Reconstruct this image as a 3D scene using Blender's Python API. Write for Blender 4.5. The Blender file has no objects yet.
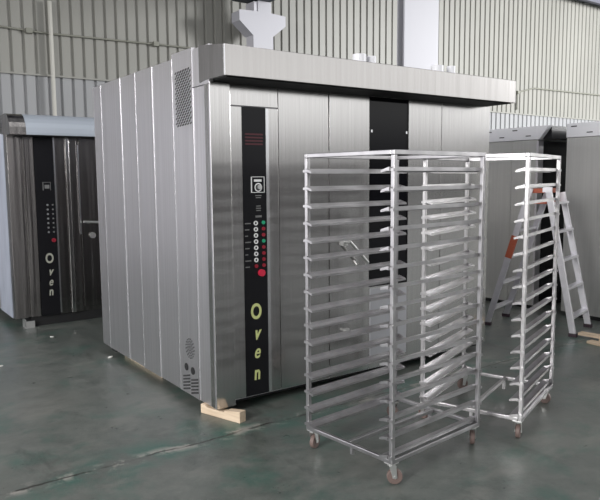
import bpy, bmesh, math, random
from mathutils import Vector, Matrix
random.seed(7)
scn = bpy.context.scene
C = scn.collection
PI = math.pi

# ------------------------------------------------------------------ materials
def new_mat(name):
    m = bpy.data.materials.new(name); m.use_nodes = True
    nt = m.node_tree; b = nt.nodes['Principled BSDF']
    return m, nt, b

def flat(name, col, rough=.5, metal=0., emit=None, es=0., coat=0.):
    m, nt, b = new_mat(name)
    b.inputs['Base Color'].default_value = (*col, 1)
    b.inputs['Roughness'].default_value = rough
    b.inputs['Metallic'].default_value = metal
    if coat: b.inputs['Coat Weight'].default_value = coat
    if emit:
        b.inputs['Emission Color'].default_value = (*emit, 1)
        b.inputs['Emission Strength'].default_value = es
    return m

def noisy(name, c1, c2, rough=.4, metal=1., scale=(3, 3, 3), nscale=2., bump=.05, rvar=.08, detail=4., bdist=.01, wave=None):
    """two-tone procedural material, noise stretched by 'scale' in object space"""
    m, nt, b = new_mat(name)
    N = nt.nodes; L = nt.links
    tc = N.new('ShaderNodeTexCoord'); mp = N.new('ShaderNodeMapping')
    mp.inputs['Scale'].default_value = scale
    L.new(tc.outputs['Object'], mp.inputs['Vector'])
    no = N.new('ShaderNodeTexNoise'); no.inputs['Scale'].default_value = nscale; no.inputs['Detail'].default_value = detail
    L.new(mp.outputs[0], no.inputs['Vector'])
    cr = N.new('ShaderNodeValToRGB')
    cr.color_ramp.elements[0].position = .3; cr.color_ramp.elements[0].color = (*c1, 1)
    cr.color_ramp.elements[1].position = .7; cr.color_ramp.elements[1].color = (*c2, 1)
    L.new(no.outputs['Fac'], cr.inputs['Fac']); L.new(cr.outputs['Color'], b.inputs['Base Color'])
    mr = N.new('ShaderNodeMapRange')
    mr.inputs['To Min'].default_value = max(0.03, rough - rvar); mr.inputs['To Max'].default_value = rough + rvar
    L.new(no.outputs['Fac'], mr.inputs['Value']); L.new(mr.outputs[0], b.inputs['Roughness'])
    b.inputs['Metallic'].default_value = metal
    h = no.outputs['Fac']
    if wave:
        wn = N.new('ShaderNodeTexNoise'); wn.inputs['Scale'].default_value = 1.; wn.inputs['Detail'].default_value = 1.
        mp2 = N.new('ShaderNodeMapping'); mp2.inputs['Scale'].default_value = wave[0]
        L.new(tc.outputs['Object'], mp2.inputs['Vector']); L.new(mp2.outputs[0], wn.inputs['Vector'])
        b2 = N.new('ShaderNodeBump'); b2.inputs['Strength'].default_value = 1.; b2.inputs['Distance'].default_value = wave[1]
        L.new(wn.outputs['Fac'], b2.inputs['Height'])
    if not bump:
        if wave: L.new(b2.outputs[0], b.inputs['Normal'])
        return m
    bp = N.new('ShaderNodeBump'); bp.inputs['Strength'].default_value = bump; bp.inputs['Distance'].default_value = bdist
    L.new(h, bp.inputs['Height'])
    if wave: L.new(b2.outputs[0], bp.inputs['Normal'])
    L.new(bp.outputs[0], b.inputs['Normal'])
    return m

M = {}
M['steel'] = noisy('brushed_steel', (.57, .56, .555), (.63, .62, .615), rough=.17, scale=(80, 80, 1.), nscale=1., bump=.0, rvar=.0, detail=1., wave=((1.6, 1.6, .15), .003))
M['side'] = noisy('satin_steel_sheet', (.78, .76, .79), (.85, .83, .86), rough=.33, scale=(40, 40, .4), nscale=1., bump=.0, rvar=.0, detail=1., wave=((.9, .9, .2), .003))
M['canopy'] = noisy('canopy_steel', (.48, .465, .455), (.54, .525, .515), rough=.20, scale=(60, 60, 1), nscale=1., bump=.06, rvar=.04, wave=((1., 1., 1.), .006))
M['edge'] = flat('folded_steel_edge', (.86, .86, .88), .25, 1.)
M['filmsteel'] = noisy('film_covered_steel', (.20, .19, .187), (.30, .287, .28), rough=.24, scale=(30, 30, .6), nscale=1., bump=.3, rvar=.08, wave=((9, 9, .4), .012))
M['rack'] = noisy('welded_rack_steel', (.40, .39, .40), (.55, .54, .55), rough=.33, scale=(8, 8, 8), nscale=1., bump=.0, rvar=.02)
M['endplate'] = noisy('grained_end_plate', (.22, .215, .21), (.27, .262, .26), rough=.42, scale=(90, 90, 1), nscale=1., bump=.15)
M['box'] = noisy('grey_cabinet_steel', (.62, .62, .60), (.68, .68, .66), rough=.38, metal=.75, scale=(40, 40, 1), nscale=1., bump=.0, rvar=.05, wave=((1., 1., .4), .006))
M['boxtop'] = flat('pale_flange_steel', (.86, .86, .90), .45, .0)
M['kick'] = flat('pale_kick_plate', (.62, .62, .66), .4, .7)
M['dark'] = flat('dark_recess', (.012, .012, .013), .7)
M['slot'] = flat('dark_slot', (.03, .03, .032), .8)
M['bglass'] = flat('black_glass', (.006, .006, .008), .06)
M['bpanel'] = flat('black_control_panel', (.012, .012, .014), .22)
for k_ in ('bglass', 'bpanel'): M[k_].node_tree.nodes['Principled BSDF'].inputs['Specular IOR Level'].default_value = .22
M['white'] = flat('white_print', (.75, .75, .75), .5)
M['dimwhite'] = flat('faint_print', (.18, .18, .18), .5)
M['yellow'] = flat('yellow_green_lettering', (.62, .66, .28), .5)
M['yellowdim'] = flat('pale_lettering', (.40, .40, .34), .5)
M['red'] = flat('red_button', (.42, .015, .04), .35, emit=(1, .05, .12), es=.12)
M['redlamp'] = flat('red_lamp', (.26, .015, .03), .35, emit=(1, .05, .1), es=.02)
M['green'] = flat('green_lamp', (.02, .30, .16), .35, emit=(.05, .8, .4), es=.05)
M['display'] = flat('red_display', (.03, .005, .008), .3, emit=(.8, .02, .08), es=.035)
M['knob'] = flat('grey_knob', (.35, .35, .36), .35, .4)
M['column'] = flat('white_column_paint', (.47, .468, .51), .5)
M['columnweb'] = flat('column_web_paint', (.62, .61, .66), .6)  # paler tone than the column plates
M['beam'] = flat('dark_beam_paint', (.035, .045, .055), .6)
M['roof'] = flat('roof_sheet', (.12, .12, .15), .7)
M['wood'] = noisy('raw_pine', (.62, .47, .33), (.78, .63, .47), rough=.7, metal=0., scale=(2, 20, 20), nscale=2., bump=.2)
M['zinc'] = flat('zinc_plated', (.75, .75, .74), .35, .9)
M['wheel'] = flat('brown_pink_wheel', (.19, .135, .12), .5)
M['alu'] = noisy('aluminium', (.70, .69, .73), (.78, .77, .81), rough=.42, metal=.75, scale=(5, 5, 5), nscale=3., bump=.03)
M['orange'] = flat('orange_plastic', (.50, .12, .06), .5)
M['rubber'] = flat('dark_rubber', (.05, .03, .04), .7)
M['film'] = noisy('blue_white_film', (.40, .43, .52), (.56, .60, .70), rough=.3, metal=.3, scale=(3, 3, 1), nscale=2., bump=.3)
M['cowl'] = flat('film_wrapped_cowl', (.40, .44, .50), .45, .2)
M['pipe'] = flat('pale_pipe', (.48, .47, .43), .5)
M['conduit'] = flat('grey_conduit', (.20, .20, .17), .6)
M['scrap'] = flat('pale_scrap', (.72, .72, .68), .7)

def siding(name, c1, c2):
    return noisy(name, c1, c2, rough=.5, metal=0., scale=(.5, .5, .25), nscale=1.5, bump=.02, rvar=.06)
M['siding_up'] = siding('sage_siding', (.235, .232, .212), (.275, .272, .25))
M['siding_low'] = siding('blue_grey_siding', (.26, .264, .272), (.30, .304, .312))

def floor_mat():
    m, nt, b = new_mat('painted_concrete_floor')
    N = nt.nodes; L = nt.links
    tc = N.new('ShaderNodeTexCoord')
    def noise(scale, detail, rough=.55, vec=None, sc=(1, 1, 1), rot=0):
        mp = N.new('ShaderNodeMapping'); mp.vector_type = 'TEXTURE'; mp.inputs['Scale'].default_value = sc; mp.inputs['Rotation'].default_value = (0, 0, rot)
        L.new(tc.outputs['Object'], mp.inputs['Vector'])
        n = N.new('ShaderNodeTexNoise'); n.inputs['Scale'].default_value = scale; n.inputs['Detail'].default_value = detail
        n.inputs['Roughness'].default_value = rough
        L.new(mp.outputs[0], n.inputs['Vector']); return n.outputs['Fac']
    def ramp(fac, stops):
        r = N.new('ShaderNodeValToRGB'); e = r.color_ramp.elements
        while len(e) < len(stops): e.new(.5)
        for i, (p, c) in enumerate(stops):
            e[i].position = p; e[i].color = (*c, 1) if len(c) == 3 else c
        L.new(fac, r.inputs['Fac']); return r.outputs['Color']
    def mix(f, a, c):
        x = N.new('ShaderNodeMix'); x.data_type = 'RGBA'
        if isinstance(f, float): x.inputs[0].default_value = f
        else: L.new(f, x.inputs[0])
        for s, v in ((6, a), (7, c)):
            if isinstance(v, tuple): x.inputs[s].default_value = (*v, 1)
            else: L.new(v, x.inputs[s])
        return x.outputs[2]
    def math_(op, a, c=None, d=None):
        x = N.new('ShaderNodeMath'); x.operation = op
        for i, v in enumerate((a, c, d)):
            if v is None: continue
            if isinstance(v, (int, float)): x.inputs[i].default_value = v
            else: L.new(v, x.inputs[i])
        return x.outputs[0]
    big = noise(.8, 3.)
    fine = noise(6., 10., .75)
    streak = noise(3.2, 7., .62, sc=(2.2, 1, 1), rot=.75)
    base = ramp(big, [(.35, (.075, .088, .080)), (.5, (.095, .110, .100)), (.65, (.125, .132, .120))])
    base = mix(ramp(fine, [(.38, (0, 0, 0)), (.66, (.85, .85, .85))]), base, (.17, .18, .165))
    # worn paint: teal patches, pale scuffs, dark scuffs
    teal = ramp(noise(2.0, 7., .7), [(.51, (0, 0, 0)), (.66, (.7, .7, .7))])
    base = mix(teal, base, (.055, .125, .10))
    scuff = ramp(streak, [(.54, (0, 0, 0)), (.70, (.7, .7, .7))])
    base = mix(scuff, base, (.21, .21, .19))
    dk = ramp(noise(3.4, 8., .66, sc=(3., 1, 1), rot=-.92), [(.58, (0, 0, 0)), (.70, (.6, .6, .6))])
    base = mix(dk, base, (.045, .05, .045))
    # the expansion joint: a dark wavering crack with pale chipped concrete and teal paint beside it
    sep = N.new('ShaderNodeSeparateXYZ'); L.new(tc.outputs['Object'], sep.inputs[0])
    dx, dy = .816, .578           # joint direction
    nx, ny = -dy, dx
    px, py = -.626, 3.863
    dist = math_('ADD', math_('MULTIPLY', sep.outputs[0], nx), math_('MULTIPLY', sep.outputs[1], ny))
    dist = math_('SUBTRACT', dist, px * nx + py * ny)
    wob = math_('MULTIPLY', math_('SUBTRACT', noise(2.5, 5., .6), .5), .11)
    dist = math_('ADD', dist, wob)
    ad = math_('ABSOLUTE', dist)
    chips = math_('MULTIPLY', ramp(ad, [(.0, (1, 1, 1)), (.075, (0, 0, 0))]), ramp(noise(6., 6., .7), [(.50, (0, 0, 0)), (.58, (1, 1, 1))]))
    tl = math_('MULTIPLY', ramp(ad, [(.06, (.9, .9, .9)), (.26, (0, 0, 0))]), ramp(noise(3., 4.), [(.45, (0, 0, 0)), (.6, (1, 1, 1))]))
    base = mix(tl, base, (.045, .125, .10))
    base = mix(chips, base, (.36, .34, .31))
    crack = math_('MULTIPLY', ramp(ad, [(.0, (1, 1, 1)), (.006, (.9, .9, .9)), (.012, (0, 0, 0))]), ramp(noise(4., 3.), [(.42, (.1, .1, .1)), (.52, (.9, .9, .9))]))
    base = mix(crack, base, (.025, .02, .018))
    L.new(base, b.inputs['Base Color'])
    rr = N.new('ShaderNodeMapRange'); rr.inputs['To Min'].default_value = .16; rr.inputs['To Max'].default_value = .48
    L.new(fine, rr.inputs['Value']); L.new(rr.outputs[0], b.inputs['Roughness'])
    bp = N.new('ShaderNodeBump'); bp.inputs['Strength'].default_value = .25; bp.inputs['Distance'].default_value = .01
    L.new(fine, bp.inputs['Height']); L.new(bp.outputs[0], b.inputs['Normal'])
    return m
M['floor'] = floor_mat()

# ------------------------------------------------------------------ mesh helpers
def box(bm, x0, x1, y0, y1, z0, z1, mi=0):
    vs = [bm.verts.new(p) for p in ((x0, y0, z0), (x1, y0, z0), (x1, y1, z0), (x0, y1, z0), (x0, y0, z1), (x1, y0, z1), (x1, y1, z1), (x0, y1, z1))]
    for f in ((0, 3, 2, 1), (4, 5, 6, 7), (0, 1, 5, 4), (1, 2, 6, 5), (2, 3, 7, 6), (3, 0, 4, 7)):
        bm.faces.new([vs[i] for i in f]).material_index = mi

def prism(bm, pts, axis, a, b_, mi=0):
    """closed polygon pts (p,q) extruded from a to b_ along axis 'x','y','z'"""
    def P(p, q, t): return {'x': (t, p, q), 'y': (p, t, q), 'z': (p, q, t)}[axis]
    A = [bm.verts.new(P(p, q, a)) for p, q in pts]; B = [bm.verts.new(P(p, q, b_)) for p, q in pts]
    n = len(pts)
    fs = [bm.faces.new(A), bm.faces.new(B[::-1])]
    for i in range(n): fs.append(bm.faces.new((A[i], B[i], B[(i + 1) % n], A[(i + 1) % n])))
    for f in fs: f.material_index = mi

def tube(bm, p, q, r, n=12, r2=None):
    p = Vector(p); q = Vector(q); d = (q - p).normalized()
    s = d.cross(Vector((0, 0, 1)))
    if s.length < 1e-4: s = Vector((1, 0, 0))
    s.normalize(); t = d.cross(s)
    r2 = r if r2 is None else r2
    A = []; B = []
    for i in range(n):
        a = 2 * PI * i / n; o = s * math.cos(a) + t * math.sin(a)
        A.append(bm.verts.new(p + o * r)); B.append(bm.verts.new(q + o * r2))
    bm.faces.new(A); bm.faces.new(B[::-1])
    for i in range(n): bm.faces.new((A[i], B[i], B[(i + 1) % n], A[(i + 1) % n]))

def bar(bm, p, q, w, h, up=(0, 0, 1)):
    """rectangular bar from p to q, w across, h along 'up'"""
    p = Vector(p); q = Vector(q); d = (q - p).normalized(); up = Vector(up)
    s = d.cross(up).normalized(); u = s.cross(d).normalized()
    A = [bm.verts.new(p + s * a * w / 2 + u * b_ * h / 2) for a, b_ in ((-1, -1), (1, -1), (1, 1), (-1, 1))]
    B = [bm.verts.new(q + s * a * w / 2 + u * b_ * h / 2) for a, b_ in ((-1, -1), (1, -1), (1, 1), (-1, 1))]
    bm.faces.new(A); bm.faces.new(B[::-1])
    for i in range(4): bm.faces.new((A[i], B[i], B[(i + 1) % 4], A[(i + 1) % 4]))

def ring(bm, c, r0, r1, y0, y1, n=24, sx=1., sz=1.):
    """flat ring standing in the x-z plane"""
    V = []
    for y in (y0, y1):
        for r in (r0, r1):
            V.append([bm.verts.new((c[0] + sx * r * math.cos(2 * PI * i / n), y, c[1] + sz * r * math.sin(2 * PI * i / n))) for i in range(n)])
    a, b_, c_, d = V
    for i in range(n):
        j = (i + 1) % n
        for q in ((a[i], a[j], b_[j], b_[i]), (c_[i], d[i], d[j], c_[j]), (b_[i], b_[j], d[j], d[i]), (a[i], c_[i], c_[j], a[j])): bm.faces.new(q)

def link(name, bm, mats, parent=None, bevel=0., smooth=False, label=None):
    bmesh.ops.recalc_face_normals(bm, faces=bm.faces)
    me = bpy.data.meshes.new(name); bm.to_mesh(me); bm.free()
    if not isinstance(mats, (list, tuple)): mats = [mats]
    for m in mats: me.materials.append(m)
    if smooth:
        for p in me.polygons: p.use_smooth = True
    o = bpy.data.objects.new(name, me); C.objects.link(o)
    if parent: o.parent = parent
    if bevel:
        md = o.modifiers.new('bevel', 'BEVEL'); md.width = bevel; md.segments = 2; md.limit_method = 'ANGLE'
    if label: o['label'] = label
    return o

def part(name, parent, mat, *boxes, bevel=0., label=None):
    bm = bmesh.new()
    for b_ in boxes: box(bm, *b_)
    return link(name, bm, mat, parent, bevel, label=label)

def thing(name, label, cat, loc=(0, 0, 0), rz=0., group=None):
    o = bpy.data.objects.new(name, None); C.objects.link(o); o.empty_display_size = .1
    o.location = loc; o.rotation_euler = (0, 0, rz)
    o['label'] = label; o['category'] = cat
    if group: o['group'] = group
    return o

def tag(o, label, cat, group=None):
    o['label'] = label; o['category'] = cat
    if group: o['group'] = group
    return o

def struct(name, bm, mat, **k):
    o = link(name, bm, mat, **k); o['kind'] = 'structure'; return o

def text_mesh(name, s, mat, parent, size, loc, depth=.0015, italic=0., sx=1.):
    cu = bpy.data.curves.new(name, 'FONT'); cu.body = s; cu.size = size; cu.align_x = 'CENTER'; cu.align_y = 'CENTER'
    cu.extrude = depth; cu.shear = italic; cu.offset = size * (.014 if s == 'e' else .026)
    tmp = bpy.data.objects.new('tmp', cu); C.objects.link(tmp)
    dg = bpy.context.evaluated_depsgraph_get()
    me = bpy.data.meshes.new_from_object(tmp.evaluated_get(dg))
    bpy.data.objects.remove(tmp); bpy.data.curves.remove(cu)
    # stand the text up in the x-z plane
    me.transform(Matrix.Translation(loc) @ Matrix.Rotation(PI / 2, 4, 'X') @ Matrix.Diagonal((sx, 1, 1, 1)))
    me.name = name; me.materials.clear(); me.materials.append(mat)
    o = bpy.data.objects.new(name, me); C.objects.link(o); o.parent = parent
    return o

# local frame of the main oven: x along its front, y from front to back
OX, OY, OR = -.5696, 4.2426, .6197
ca, sa = math.cos(OR), math.sin(OR)
def W(u, v, z=0.): return (OX + u * ca - v * sa, OY + u * sa + v * ca, z)

# ------------------------------------------------------------------ setting
bm = bmesh.new(); box(bm, -30, 34, -16, 40, -.1, 0.)
struct('floor', bm, M['floor'])

# corrugated wall behind, parallel to the oven front; real folded sheet with real depth
wall_root_v = 8.0
def corrugated(u0, u1, z0, z1, mat, name, y=0., pitch=.2, depth=.032):
    bm = bmesh.new(); n = int((u1 - u0) / pitch); prof = []
    for i in range(n):
        x = u0 + i * pitch
        prof += [(x, 0.), (x + pitch * .66, 0.), (x + pitch * .73, depth), (x + pitch * .89, depth), (x + pitch * .96, 0.)]
    A = [bm.verts.new((x, y + d, z0)) for x, d in prof]; B = [bm.verts.new((x, y + d, z1)) for x, d in prof]
    for i in range(len(A) - 1): bm.faces.new((A[i], A[i + 1], B[i + 1], B[i]))
    me_o = struct(name, bm, mat)
    md = me_o.modifiers.new('solid', 'SOLIDIFY'); md.thickness = .002
    me_o.location = W(0, wall_root_v); me_o.rotation_euler = (0, 0, OR)
    return me_o
wb = corrugated(-12, 30, 3.39, 6.95, M['siding_up'], 'wall_back')
wl = corrugated(-12, 30, 0., 3.39, M['siding_low'], 'wall_back_lower', y=.03)
bm = bmesh.new(); box(bm, -12, 30, -.012, .07, 3.375, 3.405)
t = struct('trim_1', bm, M['siding_up']); t.location = W(0, wall_root_v); t.rotation_euler = (0, 0, OR)
# roof edge over the back wall with its dark purlins
bm = bmesh.new()
prism(bm, [(.3, 6.85), (.3, 6.95), (-3.2, 7.75), (-3.2, 7.65)], 'x', -12, 30)
for k in range(3): box(bm, -12, 30, -.5 - 1.2 * k, -.38 - 1.2 * k, 6.78 + .27 * k, 6.98 + .27 * k)
t = struct('ceiling', bm, M['roof']); t.location = W(0, wall_root_v); t.rotation_euler = (0, 0, OR)

# wall-mounted pipes
def on_wall(name, pts, r, mat, label, cat, clips=()):
    bm = bmesh.new()
    for a, b_ in zip(pts[:-1], pts[1:]): tube(bm, a, b_, r, 10)
    for c in clips: box(bm, c[0] - .05, c[0] + .05, c[1] - .05, c[1] + .07, c[2] - .04, c[2] + .04)
    o = link(name, bm, mat, smooth=False); o.location = W(0, wall_root_v); o.rotation_euler = (0, 0, OR)
    return tag(o, label, cat)
on_wall('drain_pipe', [(1.19, -.11, 0.02), (1.19, -.11, 4.6)], .035, M['pipe'], 'pale vertical pipe running down the ribbed wall behind the left oven', 'pipe')
on_wall('cable_conduit', [(-3, -.04, 4.15), (.4, -.04, 4.11), (1.1, -.04, 4.085), (3.2, -.04, 4.12), (4.3, -.04, 4.13)], .016, M['conduit'],
        'thin dark conduit running along the ribbed wall at upper left', 'conduit', clips=((.85, -.04, 4.09), (3.1, -.04, 4.12)))
on_wall('cable_conduit', [(14.0, -.04, 3.5), (14.0, -.04, 3.98), (14.75, -.04, 4.15), (18.4, -.04, 4.18), (26, -.04, 4.2)], .02, M['conduit'],
        'thin dark conduit crossing the ribbed wall right of the oven canopy', 'conduit', clips=((14.0, -.04, 3.98),))

# building columns
col = thing('crane_column', 'white steel column with two angled corbels behind the oven canopy', 'column', W(0, 7.2), OR)
bm = bmesh.new(); prism(bm, [(4.765, 0), (5.22, 0), (5.22, 4.36), (5.515, 4.59), (5.515, 4.78), (5.17, 4.80), (5.17, 5.0), (4.88, 5.0), (4.88, 4.80), (4.465, 4.78), (4.465, 4.59), (4.765, 4.34)], 'y', -.02, .0)
link('front_plate', bm, M['column'], col)
bm = bmesh.new(); box(bm, 4.80, 5.19, .0, .30, 0, 4.98)
link('web', bm, M['columnweb'], col)
bm = bmesh.new()
prism(bm, [(4.50, 4.60), (4.80, 4.36), (4.80, 4.78), (4.50, 4.78)], 'y', .0, .34)
link('corbel', bm, M['column'], col)
bm = bmesh.new()
prism(bm, [(5.48, 4.60), (5.19, 4.36), (5.19, 4.78), (5.48, 4.78)], 'y', .0, .34)
link('corbel', bm, M['column'], col)
cb = part('crane_beam', None, M['beam'], (4.50, 5.15, -7.0, .3, 5.0, 5.42), (4.44, 5.21, -7.0, .3, 5.42, 5.45))
cb.location = W(0, 7.2); cb.rotation_euler = (0, 0, OR)
tag(cb, 'dark crane beam resting on top of the corbelled white column at upper centre', 'beam')
c2 = thing('roof_column', 'wide plain white column rising straight behind the oven canopy', 'column', W(0, 3.2), OR)
part('flange', c2, M['column'], (4.86, 5.57, 0, .03, 0, 7.6))
part('flange', c2, M['column'], (4.86, 5.57, .13, .15, 0, 7.6))
part('web', c2, M['columnweb'], (5.19, 5.23, .03, .13, 0, 7.6))

# ------------------------------------------------------------------ main oven
oven = thing('rotary_oven', 'large stainless steel rotary oven standing behind the two tray racks', 'oven', (OX, OY, 0), OR)
D, U, H = 2.255, 2.835, 2.445
part('body', oven, M['side'], (.03, U - .01, .07, D - .01, .075, 2.40))
part('roof_sheet', oven, M['side'], (.004, U, .13, D, 2.40, 2.44))
part('base_frame', oven, M['dark'], (.03, U - .03, .10, D - .05, .05, .075))
# side cladding: seven upright sheets, each with a folded bright lip at its front edge
seams = [.0, .235, .547, .907, 1.234, 1.57, 2.04, 2.255]
for i in range(7):
    a, b_ = seams[i], seams[i + 1]
    top = 2.214 if i == 0 else (2.478 if i == 1 else 2.447)
    off = .004 * (i % 2)
    bm = bmesh.new()
    # slightly dished sheet so that every panel mirrors the room a little differently
    prism(bm, [(.03, a + .002), (.03, b_ - .002), (-.001 - off, b_ - .002), (.000 - off, b_ - .02), (.0008 - off, (a + b_) / 2), (.000 - off, a + .02), (-.001 - off, a + .002)], 'z', .066, top)
    p = link('side_panel', bm, M['side'], oven, bevel=.0015)
    if i > 0:
        part('edge_lip', p, M['edge'], (-.006, .0, a - .002, a + .002, .068, top - .002))
part('side_panel', oven, M['side'], (-.002, .03, .0, .235, 2.218, 2.464), bevel=.0015)
# louvre grille on the tall panel
bm = bmesh.new()
for r in range(22):
    for c in range(6):
        y = .265 + c * .040 + (.020 if r % 2 else 0); zc = 1.995 + r * .0172
        zc += -.012 + (y - .38) * -.04
        n = 8
        pts = []
        for k in range(n):
            a = 2 * PI * k / n; e = .0125 * math.cos(a); f = .0046 * math.sin(a)
            pts.append((y + e, zc + f - e * .5))
        prism(bm, pts, 'x', -.0075, -.002)
link('vent_grille', bm, M['slot'], oven)
# round vent, two cable holes and a slotted vent near the bottom of the same panel
bm = bmesh.new()
for r, n in ((.015, 5), (.032, 9), (.049, 13), (.066, 17)):
    for k in range(n):
        a = 2 * PI * k / n + r * 9
        prism(bm, [(.372 + r * math.cos(a + q) + .0045 * math.cos(w), .410 + 1.05 * r * math.sin(a + q) + .0045 * math.sin(w)) for q in (0,) for w in [2 * PI * j / 6 for j in range(6)]], 'x', -.0075, -.002)
link('round_vent', bm, M['slot'], oven)
for cy, cz in ((.437, .262), (.335, .255)):
    bm = bmesh.new(); tube(bm, (-.0085, cy, cz), (-.002, cy, cz), .027, 16)
    hole = link('cable_hole', bm, M['dark'], oven)
bm = bmesh.new()
for k in range(5):
    z0 = .205 - k * .024
    for y0, y1 in ((.255, .365), (.385, .495)):
        prism(bm, [(y0, z0 + .012), (y1, z0 - .018), (y1, z0 - .030), (y0, z0)], 'x', -.0075, -.002)
link('slotted_vent', bm, M['slot'], oven)

# front
part('corner_post', oven, M['steel'], (.0, .147, -.004, .075, .066, 2.232), bevel=.003)
part('head_rail', oven, M['steel'], (.15, U - .002, .05, .08, 2.232, 2.25))
cp = part('control_panel', oven, M['steel'], (.168, .553, .048, .08, 2.097, 2.232), (.168, .262, .048, .08, .088, 2.09), (.447, .553, .048, .08, .088, 2.09), bevel=.002)
part('panel_edge', cp, M['edge'], (.448, .472, .042, .05, .088, 2.088))
face = part('black_fascia', cp, M['bpanel'], (.262, .448, .046, .08, .088, 2.092), label='black strip with dials, lamps and lettering')
part('front_panel', oven, M['steel'], (.560, 1.000, .05, .08, .085, 2.232), bevel=.002)
dr = part('oven_door', oven, M['steel'], (1.008, 1.398, .046, .08, .085, 2.232), (1.822, 2.205, .046, .08, .085, 2.232), (1.398, 1.822, .046, .08, .085, .75), bevel=.002)
part('window', dr, M['bglass'], (1.398, 1.822, .058, .075, .75, 2.232), label='tall dark glass window')
part('kick_plate', dr, M['kick'], (1.41, 1.81, .040, .047, .16, .735), label='pale lower plate')
part('window_glint', dr, M['edge'], (1.415, 1.43, .045, .06, 1.96, 1.98)); part('window_glint', dr, M['edge'], (1.79, 1.805, .045, .06, 1.96, 1.98))  # small bright blocks stand in for glints in the dark glass
bm = bmesh.new(); box(bm, 1.12, 1.165, .02, .046, 1.10, 1.16)
tube(bm, (1.14, .03, 1.13), (1.14, -.03, 1.13), .014); tube(bm, (1.14, -.03, 1.135), (1.315, -.035, .965), .012); tube(bm, (1.315, -.035, .965), (1.325, -.01, .93), .013)
link('door_handle', bm, M['zinc'], dr)
bm = bmesh.new(); box(bm, 1.14, 1.19, .03, .047, .43, .45); tube(bm, (1.15, .03, .44), (1.15, .0, .44), .01)
link('latch', bm, M['zinc'], dr)
part('front_panel', oven, M['steel'], (2.215, U, .05, .08, .085, 2.232), bevel=.002)
for zc in (1.37, .42):
    bm = bmesh.new(); tube(bm, (.158, .045, zc), (.158, .03, zc), .010); link('hinge_pin', bm, M['dark'], oven)

# control strip furniture (children of the control panel)
def disc(name, x, z, r, mat, parent, y0=.046, y1=.038, n=16, label=None):
    bm = bmesh.new(); tube(bm, (x, y0, z), (x, y1, z), r, n); return link(name, bm, mat, parent, label=label)
def display(parent, x, z):
    bm = bmesh.new()
    for k in range(4): box(bm, x - .07, x + .07, .0445, .046, z + .03 - k * .022, z + .041 - k * .022)
    return link('display', bm, M['display'], parent, label='dim red digital display')
display(cp, .355, 1.875)
bm = bmesh.new()
box(bm, .325, .333, .044, .046, 1.515, 1.625); box(bm, .43, .434, .044, .046, 1.515, 1.625)
box(bm, .325, .434, .044, .046, 1.621, 1.625); box(bm, .325, .434, .044, .046, 1.515, 1.519); box(bm, .35, .41, .044, .046, 1.590, 1.606)
link('dial_frame', bm, M['white'], cp)
bm = bmesh.new(); ring(bm, (.384, 1.551), .022, .030, .044, .046); link('dial', bm, M['white'], cp)
disc('dial_knob', .386, 1.553, .015, M['zinc'], cp, .046, .03)
bm = bmesh.new()
for k, (w, z) in enumerate(((.05, 1.492), (.04, 1.478), (.035, 1.42), (.04, 1.405), (.035, 1.39), (.05, 1.352), (.05, 1.345))):
    part('printed_mark', cp, M['dimwhite'], (.383 - w / 2, .383 + w / 2, .0445, .046, z, z + .006))
for k in range(8):
    z = 1.306 - k * .043
    part('printed_mark', cp, M['dimwhite'], (.272, .318 - .012 * (k % 3), .0445, .046, z - .004, z + .003))
bm.free()
for k in range(8):
    z = 1.306 - k * .0427
    if k < 7:
        bm = bmesh.new(); ring(bm, (.358, z), .009, .016, .040, .046, 14)
        link('switch', bm, M['white'], cp)
    else: disc('push_button', .358, z, .013, M['redlamp'], cp)
    disc('indicator_lamp', .420, z + .002, .0125, M['green'] if k in (0, 3) else M['redlamp'], cp)
disc('stop_button', .395, .958, .024, M['red'], cp, .046, .022, label='large red button')
def fat_letters(parent, x, specs, mat, face_y):
    for s, z, size, dx, sh in specs:
        text_mesh('letter', s, mat, parent, size, (x + dx, face_y, z), italic=sh, sx=.72)
fat_letters(cp, .352, (('O', .683, .150, .0, .0), ('v', .530, .135, .0, .35), ('e', .397, .140, .0, .3), ('n', .243, .140, .0, .1)), M['yellow'], .0445)

# canopy: a sheet-metal hood whose top falls slightly to the front
bm = bmesh.new()
prism(bm, [(-.207, 2.242), (-.207, 2.430), (.128, 2.474), (.128, 2.222 + .01), (.05, 2.242)], 'x', -.004, 2.85)
can = link('canopy', bm, [M['canopy']], oven, bevel=.003)
part('underside_shade', can, M['dark'], (.03, 2.82, -.18, .05, 2.236, 2.242))  # near-black sheet paints in the shade under the canopy
bm = bmesh.new(); prism(bm, [(-.205, 2.243), (-.205, 2.429), (.127, 2.472), (.127, 2.236), (.05, 2.243)], 'x', -.007, -.004)
link('end_plate', bm, M['endplate'], can, label='darker end plate')
part('edge_lip', can, M['edge'], (-.009, .0, -.212, -.203, 2.243, 2.428))
for u, r, h in ((1.17, .05, .06), (1.285, .035, .058), (1.985, .05, .055), (2.145, .035, .065)):
    bm = bmesh.new(); z = 2.437 + (u - 1.17) * .0
    tube(bm, (u, -.1, z + .004), (u, -.1, z + h), r, 16); link('cap', bm, M['boxtop'], can, smooth=False)

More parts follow.
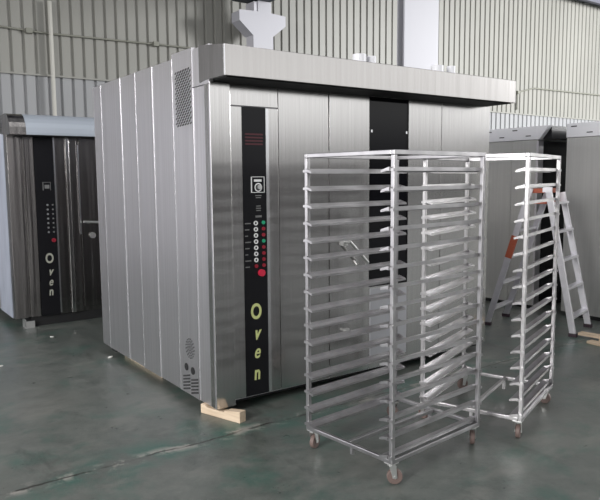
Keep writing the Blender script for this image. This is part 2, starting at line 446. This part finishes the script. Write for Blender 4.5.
# packing under the oven
bm = bmesh.new(); prism(bm, [(-.185, 0), (.175, 0), (.175, .078), (.045, .062), (.03, .0485), (-.13, .0485), (-.145, .060), (-.185, .064)], 'y', -.03, .03)
wb_ = link('wooden_block', bm, M['wood'], bevel=.003)
a = math.atan2(4.154 - 4.343, -.406 + .664)
wb_.location = (-.530, 4.285, 0); wb_.rotation_euler = (0, 0, a)
tag(wb_, 'short raw pine block wedged under the front left corner of the main oven', 'wood block')
strip = part('timber_plank', None, M['wood'], (-.42, .42, -.02, .02, 0, .0485), bevel=.002)
strip.location = W(.10, 1.5); strip.rotation_euler = (0, 0, OR + PI / 2)
tag(strip, 'thin timber plank lying under the left side of the main oven', 'plank')
foot = part('steel_foot', oven, M['dark'], (.06, .16, D - .16, D - .06, 0, .05))
foot2 = part('steel_foot', oven, M['dark'], (U - .2, U - .1, .2, .3, 0, .05)); part('steel_foot', oven, M['dark'], (U - .2, U - .1, D - .3, D - .2, 0, .05))

# ------------------------------------------------------------------ left oven
LU, LV = -.379, 3.678
ov2 = thing('rotary_oven', 'dark film-covered oven at far left, partly hidden behind the main oven', 'oven', W(LU, LV), OR)
part('body', ov2, M['filmsteel'], (-.075, 2.3, .02, 2.0, .11, 2.22))
part('side_panel', ov2, M['filmsteel'], (-.095, -.075, .0, .13, .10, 2.25)); part('side_panel', ov2, M['film'], (-.10, -.075, .14, .75, .10, 2.25), label='side sheet in bluish white film')
part('side_panel', ov2, M['side'], (-.095, -.075, .76, 1.3, .10, 2.25)); part('side_panel', ov2, M['side'], (-.095, -.075, 1.31, 2.0, .10, 2.25))
part('corner_post', ov2, M['filmsteel'], (-.095, .030, -.012, .02, .11, 2.12), bevel=.003)
part('front_panel', ov2, M['filmsteel'], (.068, .172, .0, .02, .11, 2.12), bevel=.003)
cp2 = part('control_panel', ov2, M['bpanel'], (.175, .375, -.006, .02, .11, 2.12), label='black control strip')
part('panel_edge', cp2, M['edge'], (.376, .392, -.016, .0, .13, 2.08))
part('front_panel', ov2, M['filmsteel'], (.395, .505, .0, .02, .11, 2.1), bevel=.004)
part('front_panel', ov2, M['steel'], (.507, .548, -.014, .02, .11, 2.1), bevel=.006)  # brighter strip paints in a reflection off the wrinkled film
part('front_panel', ov2, M['filmsteel'], (.552, .632, .0, .02, .11, 2.1), bevel=.004)
d2 = part('oven_door', ov2, M['filmsteel'], (.655, 1.6, .0, .02, .16, 2.1), bevel=.003)
part('reflection_strip', d2, M['edge'], (.634, .650, -.018, .0, 1.0, 2.0))  # bright strip standing in for a film reflection beside the door
bm = bmesh.new(); tube(bm, (.72, 0, 1.13), (.72, -.06, 1.13), .014); tube(bm, (.66, -.06, 1.14), (.86, -.06, 1.125), .014)
link('door_handle', bm, M['zinc'], d2)
bm = bmesh.new(); tube(bm, (.77, 0, .98), (.77, -.035, .98), .034, 14); link('door_knob', bm, M['zinc'], d2)
bm = bmesh.new(); box(bm, .25, .258, -.008, -.006, 1.50, 1.59); box(bm, .33, .334, -.008, -.006, 1.50, 1.59); box(bm, .25, .334, -.008, -.006, 1.586, 1.59); box(bm, .27, .32, -.008, -.006, 1.52, 1.56)
link('dial_frame', bm, M['dimwhite'], cp2)
for k in range(7):
    z = 1.34 - k * .05
    disc('switch', .29, z, .011, M['knob'], cp2, -.006, -.012, 10); disc('indicator_lamp', .345, z, .009, M['dimwhite'], cp2, -.006, -.012, 10)
disc('stop_button', .338, .95, .022, M['redlamp'], cp2, -.006, -.03, 14)
fat_letters(cp2, .285, (('O', .745, .15, 0, 0), ('v', .60, .13, 0, .35), ('e', .485, .13, 0, .3), ('n', .375, .13, 0, .1)), M['yellowdim'], -.0075)
# rounded cowl
prof = [(.5, 2.30), (-.02, 2.31)]
for k in range(7):
    a = PI / 2 * k / 6; prof.append((-.02 - .20 * math.sin(a), 2.11 + .20 * math.cos(a)))
prof += [(-.22, 2.085), (-.02, 2.085), (.5, 2.14)]
bm = bmesh.new(); prism(bm, prof, 'x', .06, 2.3)
cw = link('canopy', bm, M['cowl'], ov2, label='rounded cowl in pale bluish film')
bm = bmesh.new(); prism(bm, prof, 'x', -.10, .058); link('end_cap', bm, M['filmsteel'], cw)
part('underside_shade', cw, M['dark'], (.0, 2.3, -.20, .0, 2.078, 2.085))  # black sheet, shade below the cowl put in as colour
part('base_frame', ov2, M['dark'], (.06, 2.25, .03, 1.95, .0, .11))
bm = bmesh.new(); box(bm, -.01, .09, -.03, .10, 0, .012); box(bm, -.01, .0, -.03, .10, .012, .095); box(bm, -.01, .09, -.03, -.02, .012, .075)
link('corner_foot', bm, M['zinc'], ov2)

# ------------------------------------------------------------------ cabinets at right (sides of further ovens)
RU = 4.822
def side_unit(name, label, v0, v1, seams_, w=1.9, front=False):
    r = thing(name, label, 'oven', W(RU, v0), OR)
    Dp = v1 - v0
    part('body', r, M['box'], (.01, w, .01, Dp, .05, 2.04))
    part('base_frame', r, M['dark'], (.03, w - .03, .05, Dp - .05, 0, .05))
    prev = 0.
    for s in seams_ + [Dp]:
        part('side_panel', r, M['box'], (.0, .01, prev + .002, s - .002, .05, 2.04), bevel=.001); prev = s
    part('top_flange', r, M['boxtop'], (-.012, w, .0, Dp, 2.045, 2.20), bevel=.002)
    bm = bmesh.new(); n = int(Dp / .19)
    for k in range(n):
        y = .08 + k * .19; z = 2.16 if k % 2 else 2.085
        box(bm, -.0145, -.011, y, y + .07, z, z + .011)
    link('flange_slots', bm, M['slot'], r)
    return r
ra = side_unit('rotary_oven', 'grey steel oven side at the right edge, right of the stepladder', -1.75, .545, [1.0])
rb = side_unit('rotary_oven', 'grey steel oven side with slotted top flange, seen between main oven and stepladder', .93, 3.0, [.35, 1.3])
part('corner_post', rb, M['side'], (.0, .10, -.02, .012, .05, 2.03)); part('front_door', rb, M['bpanel'], (.105, 1.8, -.012, .012, .05, 2.03))
part('canopy', rb, M['bpanel'], (.06, 1.85, -.15, .0, 2.05, 2.198))  # black box added so the gap beside the cheek stays dark
bm = bmesh.new(); prism(bm, [(-.16, 2.2), (.02, 2.2), (.02, 2.045), (-.03, 2.045)], 'x', -.01, .06); link('canopy_cheek', bm, M['boxtop'], rb)

# ------------------------------------------------------------------ tray racks
RW, RD, ZB, ZT = .668, .808, .12, 1.75
T = .024
def make_rack(label, x, y, r):
    # footprint corner nearest the camera at (x, y); root at the footprint centre
    cx = x + RD / 2 * math.cos(r) - RW / 2 * math.sin(r); cy = y + RD / 2 * math.sin(r) + RW / 2 * math.cos(r)
    k = thing('tray_rack', label, 'rack', (cx, cy, 0), r, 'tall wheeled bakery tray racks')
    X, Y = RD / 2, RW / 2
    for sx in (-1, 1):
        for sy in (-1, 1):
            a, b_ = sorted((sx * X, sx * (X - T))); c, d = sorted((sy * Y, sy * (Y - T)))
            part('post', k, M['rack'], (a, b_, c, d, ZB, ZT - T), bevel=.003)
    for sy in (-1, 1):
        c, d = sorted((sy * Y, sy * (Y - T)))
        part('top_bar', k, M['rack'], (-X, X, c, d, ZT - T, ZT), bevel=.003)
        part('bottom_bar', k, M['rack'], (-X + T, X - T, c, d, ZB, ZB + T), bevel=.003)
    for sx in (-1, 1):
        a, b_ = sorted((sx * X, sx * (X - T)))
        part('top_bar', k, M['rack'], (a, b_, -Y + T, Y - T, ZT - T, ZT), bevel=.003)
        part('bottom_bar', k, M['rack'], (a, b_, -Y + T, Y - T, ZB, ZB + T), bevel=.003)
    br = part('cross_brace', k, M['rack'], (-X + T, X - T, -.011, .011, ZB + .002, ZB + .024), bevel=.002)
    for sy in (-1, 1):
        c = sy * (X - .05); part('stub_leg', k, M['rack'], (c - .009, c + .009, -.009, .009, ZB - .06, ZB + .003))
    # ledges: folded angle with a shallow lip against the posts and a flat shelf reaching inwards
    for i in range(16):
        z = 1.645 - i * .0995
        for sy in (-1, 1):
            yo = sy * (Y - T + .004)
            def S(q): return yo - sy * q
            pr = [(S(-.020), z + .004), (S(-.020), z + .0055), (S(.004), z + .0055), (S(.004), z + .018), (S(.0065), z + .018), (S(.0065), z + .002), (S(.050), z + .002), (S(.056), z - .006), (S(.054), z - .0075), (S(.048), z), (S(.0), z), (S(.0), z + .004)]
            bm = bmesh.new()
            pr = [(S(.0), z), (S(.0), z + .020), (S(.003), z + .020), (S(.003), z + .003), (S(.056), z + .003), (S(.056), z - .008), (S(.053), z - .008), (S(.053), z)]
            prism(bm, pr, 'x', -X - .016, X + .016)
            for sx in (-1, 1):      # folded stop at each end
                a, b_ = sorted((sx * (X + .013), sx * (X + .016)))
                prism(bm, [(S(.003), z + .003), (S(.003), z + .020), (S(.05), z + .006), (S(.056), z - .008)], 'x', a, b_)
            # short welded tabs carrying the ledge across the outside of each post
            for sx in (-1, 1):
                a, b_ = sorted((sx * (X + .001), sx * (X + .010))); c, d = sorted((yo, sy * (Y + .002)))
                box(bm, a, b_, c, d, z - .001, z + .013)
            link('tray_ledge', bm, M['rack'], k)
    # casters
    for sx in (-1, 1):
        for sy in (-1, 1):
            px, py = sx * (X - .03), sy * (Y - .03)
            bm = bmesh.new()
            box(bm, px - .028, px + .028, py - .028, py + .028, ZB - .006, ZB)
            tube(bm, (px, py, ZB - .016), (px, py, ZB - .006), .022, 14)
            an = (sx * .7 + sy * .5 + x); dx, dy = math.cos(an), math.sin(an); nx, ny = -dy, dx
            ox, oy = px + dx * .018, py + dy * .018
            for s in (-1, 1):
                P = [Vector((px - dx * .014 + nx * s * .017, py - dy * .014 + ny * s * .017, ZB - .014)), Vector((px + dx * .024 + nx * s * .017, py + dy * .024 + ny * s * .017, ZB - .014)),
                     Vector((ox + dx * .012 + nx * s * .017, oy + dy * .012 + ny * s * .017, .036)), Vector((ox - dx * .012 + nx * s * .017, oy - dy * .012 + ny * s * .017, .036))]
                n_ = Vector((nx, ny, 0)) * s * .003
                A = [bm.verts.new(p) for p in P]; B = [bm.verts.new(p + n_) for p in P]
                bm.faces.new(A); bm.faces.new(B[::-1])
                for j in range(4): bm.faces.new((A[j], B[j], B[(j + 1) % 4], A[(j + 1) % 4]))
            cs = link('caster', bm, M['zinc'], k, bevel=.001)
            bm = bmesh.new(); tube(bm, (ox - nx * .013, oy - ny * .013, .042), (ox + nx * .013, oy + ny * .013, .042), .0415, 24)
            link('wheel', bm, M['wheel'], cs, bevel=.004)
            bm = bmesh.new(); tube(bm, (ox - nx * .022, oy - ny * .022, .042), (ox + nx * .022, oy + ny * .022, .042), .008, 10)
            link('axle', bm, M['zinc'], cs)
    return k
make_rack('tall wheeled tray rack standing nearest the camera, in front of the oven door', .4708, 3.2528, .7243)
make_rack('tall wheeled tray rack farther right, standing beside the stepladder', 1.3460, 3.8374, .9796)

# ------------------------------------------------------------------ stepladder
ld = thing('stepladder', 'aluminium stepladder with orange fittings standing behind the right tray rack', 'ladder', (2.563, 6.927, 0), -.6745)
HT = 1.49; tx = {-1: -.03, 1: .15}
for sx in (-1, 1):
    for sy in (-1, 1):
        bm = bmesh.new(); bar(bm, (sx * .45, sy * .27, .02), (tx[sx] - (.012 * sx if sy > 0 else 0), sy * .25, HT - (.05 if sy > 0 else 0)), .03, .062)
        s = link('stile', bm, M['alu'], ld, bevel=.003)
        f = part('rubber_foot', s, M['rubber'], (sx * .45 - .04, sx * .45 + .04, sy * .27 - .022, sy * .27 + .022, 0, .035))
    for i in range(5):
        t_ = (.115 + i * .195)
        xx = sx * .45 + (tx[sx] - sx * .45) * t_; yy = .27 - .02 * t_; z = .02 + (HT - .02) * t_
        part('tread' if sx > 0 else 'rung', ld, M['alu'], (xx - .035, xx + .035, -yy + .01, yy - .01, z - .012, z + .012), bevel=.002)
bm = bmesh.new(); p0 = Vector((-.45, -.27, .02)); p1 = Vector((tx[-1], -.25, HT))
bar(bm, p0.lerp(p1, .50), p0.lerp(p1, .66), .036, .066)
link('orange_sleeve', bm, M['orange'], ld)
part('top_tray', ld, M['orange'], (-.05, .12, -.23, .23, HT - .05, HT - .005), bevel=.004)
part('top_tray', ld, M['orange'], (-.07, .13, -.23, .23, HT - .16, HT - .135), bevel=.004)
bm = bmesh.new(); box(bm, .10, .19, -.27, -.24, HT - .04, HT + .012); link('hinge', bm, M['alu'], ld)

# ------------------------------------------------------------------ loose wood and scraps
pk = thing('timber_offcut', 'pale timber offcut propped on a batten at the right edge, nearer the stepladder', 'wood', (2.98, 6.22, 0), -.85)
part('board', pk, M['wood'], (-.26, .26, -.045, .045, .03, .055)); part('batten', pk, M['wood'], (-.04, .0, -.07, .07, 0, .03))
p2 = part('timber_offcut', None, M['wood'], (-.25, .25, -.04, .04, 0, .025), bevel=.002)
p2.location = (2.93, 5.98, 0); p2.rotation_euler = (0, 0, -1.05); tag(p2, 'thin timber strip on the floor at the right edge, nearer the camera', 'wood')
def scrap(x, y, s, rz, label):
    bm = bmesh.new()
    pts = [(s * (1 + .3 * math.sin(3 * k)) * math.cos(2 * PI * k / 7), .55 * s * math.sin(2 * PI * k / 7)) for k in range(7)]
    prism(bm, pts, 'z', 0, s * .35)
    o = link('paper_scrap', bm, M['scrap'], bevel=.002); o.location = (x, y, 0); o.rotation_euler = (0, 0, rz)
    tag(o, label, 'scrap')
scrap(-1.735, 5.80, .028, 1.1, 'small pale scrap on the floor by the back left corner of the main oven')
scrap(-2.57, 6.595, .020, .2, 'tiny pale scrap on the floor in front of the left oven')
scrap(-2.62, 5.54, .022, .7, 'tiny pale scrap on the floor at the left edge of the photo')
scrap(1.08, 3.05, .012, .9, 'tiny pale scrap on the floor near the lower right corner')

# ------------------------------------------------------------------ light
w = bpy.data.worlds.new('daylight'); scn.world = w; w.use_nodes = True
nt = w.node_tree; N = nt.nodes; L = nt.links
bg = N['Background']
tc = N.new('ShaderNodeTexCoord'); sp = N.new('ShaderNodeSeparateXYZ'); L.new(tc.outputs['Generated'], sp.inputs[0])
cr = N.new('ShaderNodeValToRGB'); L.new(sp.outputs[2], cr.inputs['Fac'])
e = cr.color_ramp.elements
stops = [(0., (.08, .08, .08)), (.025, (.30, .30, .30)), (.095, (1.8, 1.8, 1.79)), (.18, (1.85, 1.85, 1.85)), (.32, (.62, .62, .63)), (1., (.34, .35, .37))]
while len(e) < len(stops): e.new(.5)
for i, (p, c) in enumerate(stops): e[i].position = p; e[i].color = (*c, 1)
L.new(cr.outputs['Color'], bg.inputs['Color']); bg.inputs['Strength'].default_value = .75

def area(name, loc, target, sx, sy, power, col=(1, 1, 1)):
    l = bpy.data.lights.new(name, 'AREA'); l.shape = 'RECTANGLE'; l.size = sx; l.size_y = sy; l.energy = power; l.color = col
    o = bpy.data.objects.new(name, l); C.objects.link(o); o.location = loc
    o.rotation_euler = (Vector(target) - Vector(loc)).to_track_quat('-Z', 'Y').to_euler()
    return o
area('daylight_door_left', W(-6, 4, 2.4), W(0, 4, 2.4), 6, 4.6, 160, (.97, .96, 1))
area('daylight_front_left', (-5, -2.5, 3.6), (-1.8, 3.2, 0.), 3, 2.5, 560, (.99, .98, .96))
area('skylight', (2.5, 3.0, 7.5), (2.0, 5.0, 0), 5, 3, 70)
area('daylight_window_right', (17, 10, 5.5), (11, 19, 4.5), 5, 4, 4600)

# ------------------------------------------------------------------ camera
cam = bpy.data.cameras.new('camera'); co = bpy.data.objects.new('camera', cam); C.objects.link(co)
cam.sensor_width = 36; cam.lens = 651.51 * 36 / 600; cam.clip_end = 200
R = Matrix.Rotation(PI / 2 - .11, 4, 'X') @ Matrix.Rotation(-.0078, 4, 'Z')
co.matrix_world = Matrix.Translation((0, 0, 1.6127)) @ R
scn.camera = co
vs = scn.view_settings
vs.view_transform = 'Standard'; vs.look = 'None'; vs.gamma = 1; vs.use_curve_mapping = False; vs.exposure = 0.
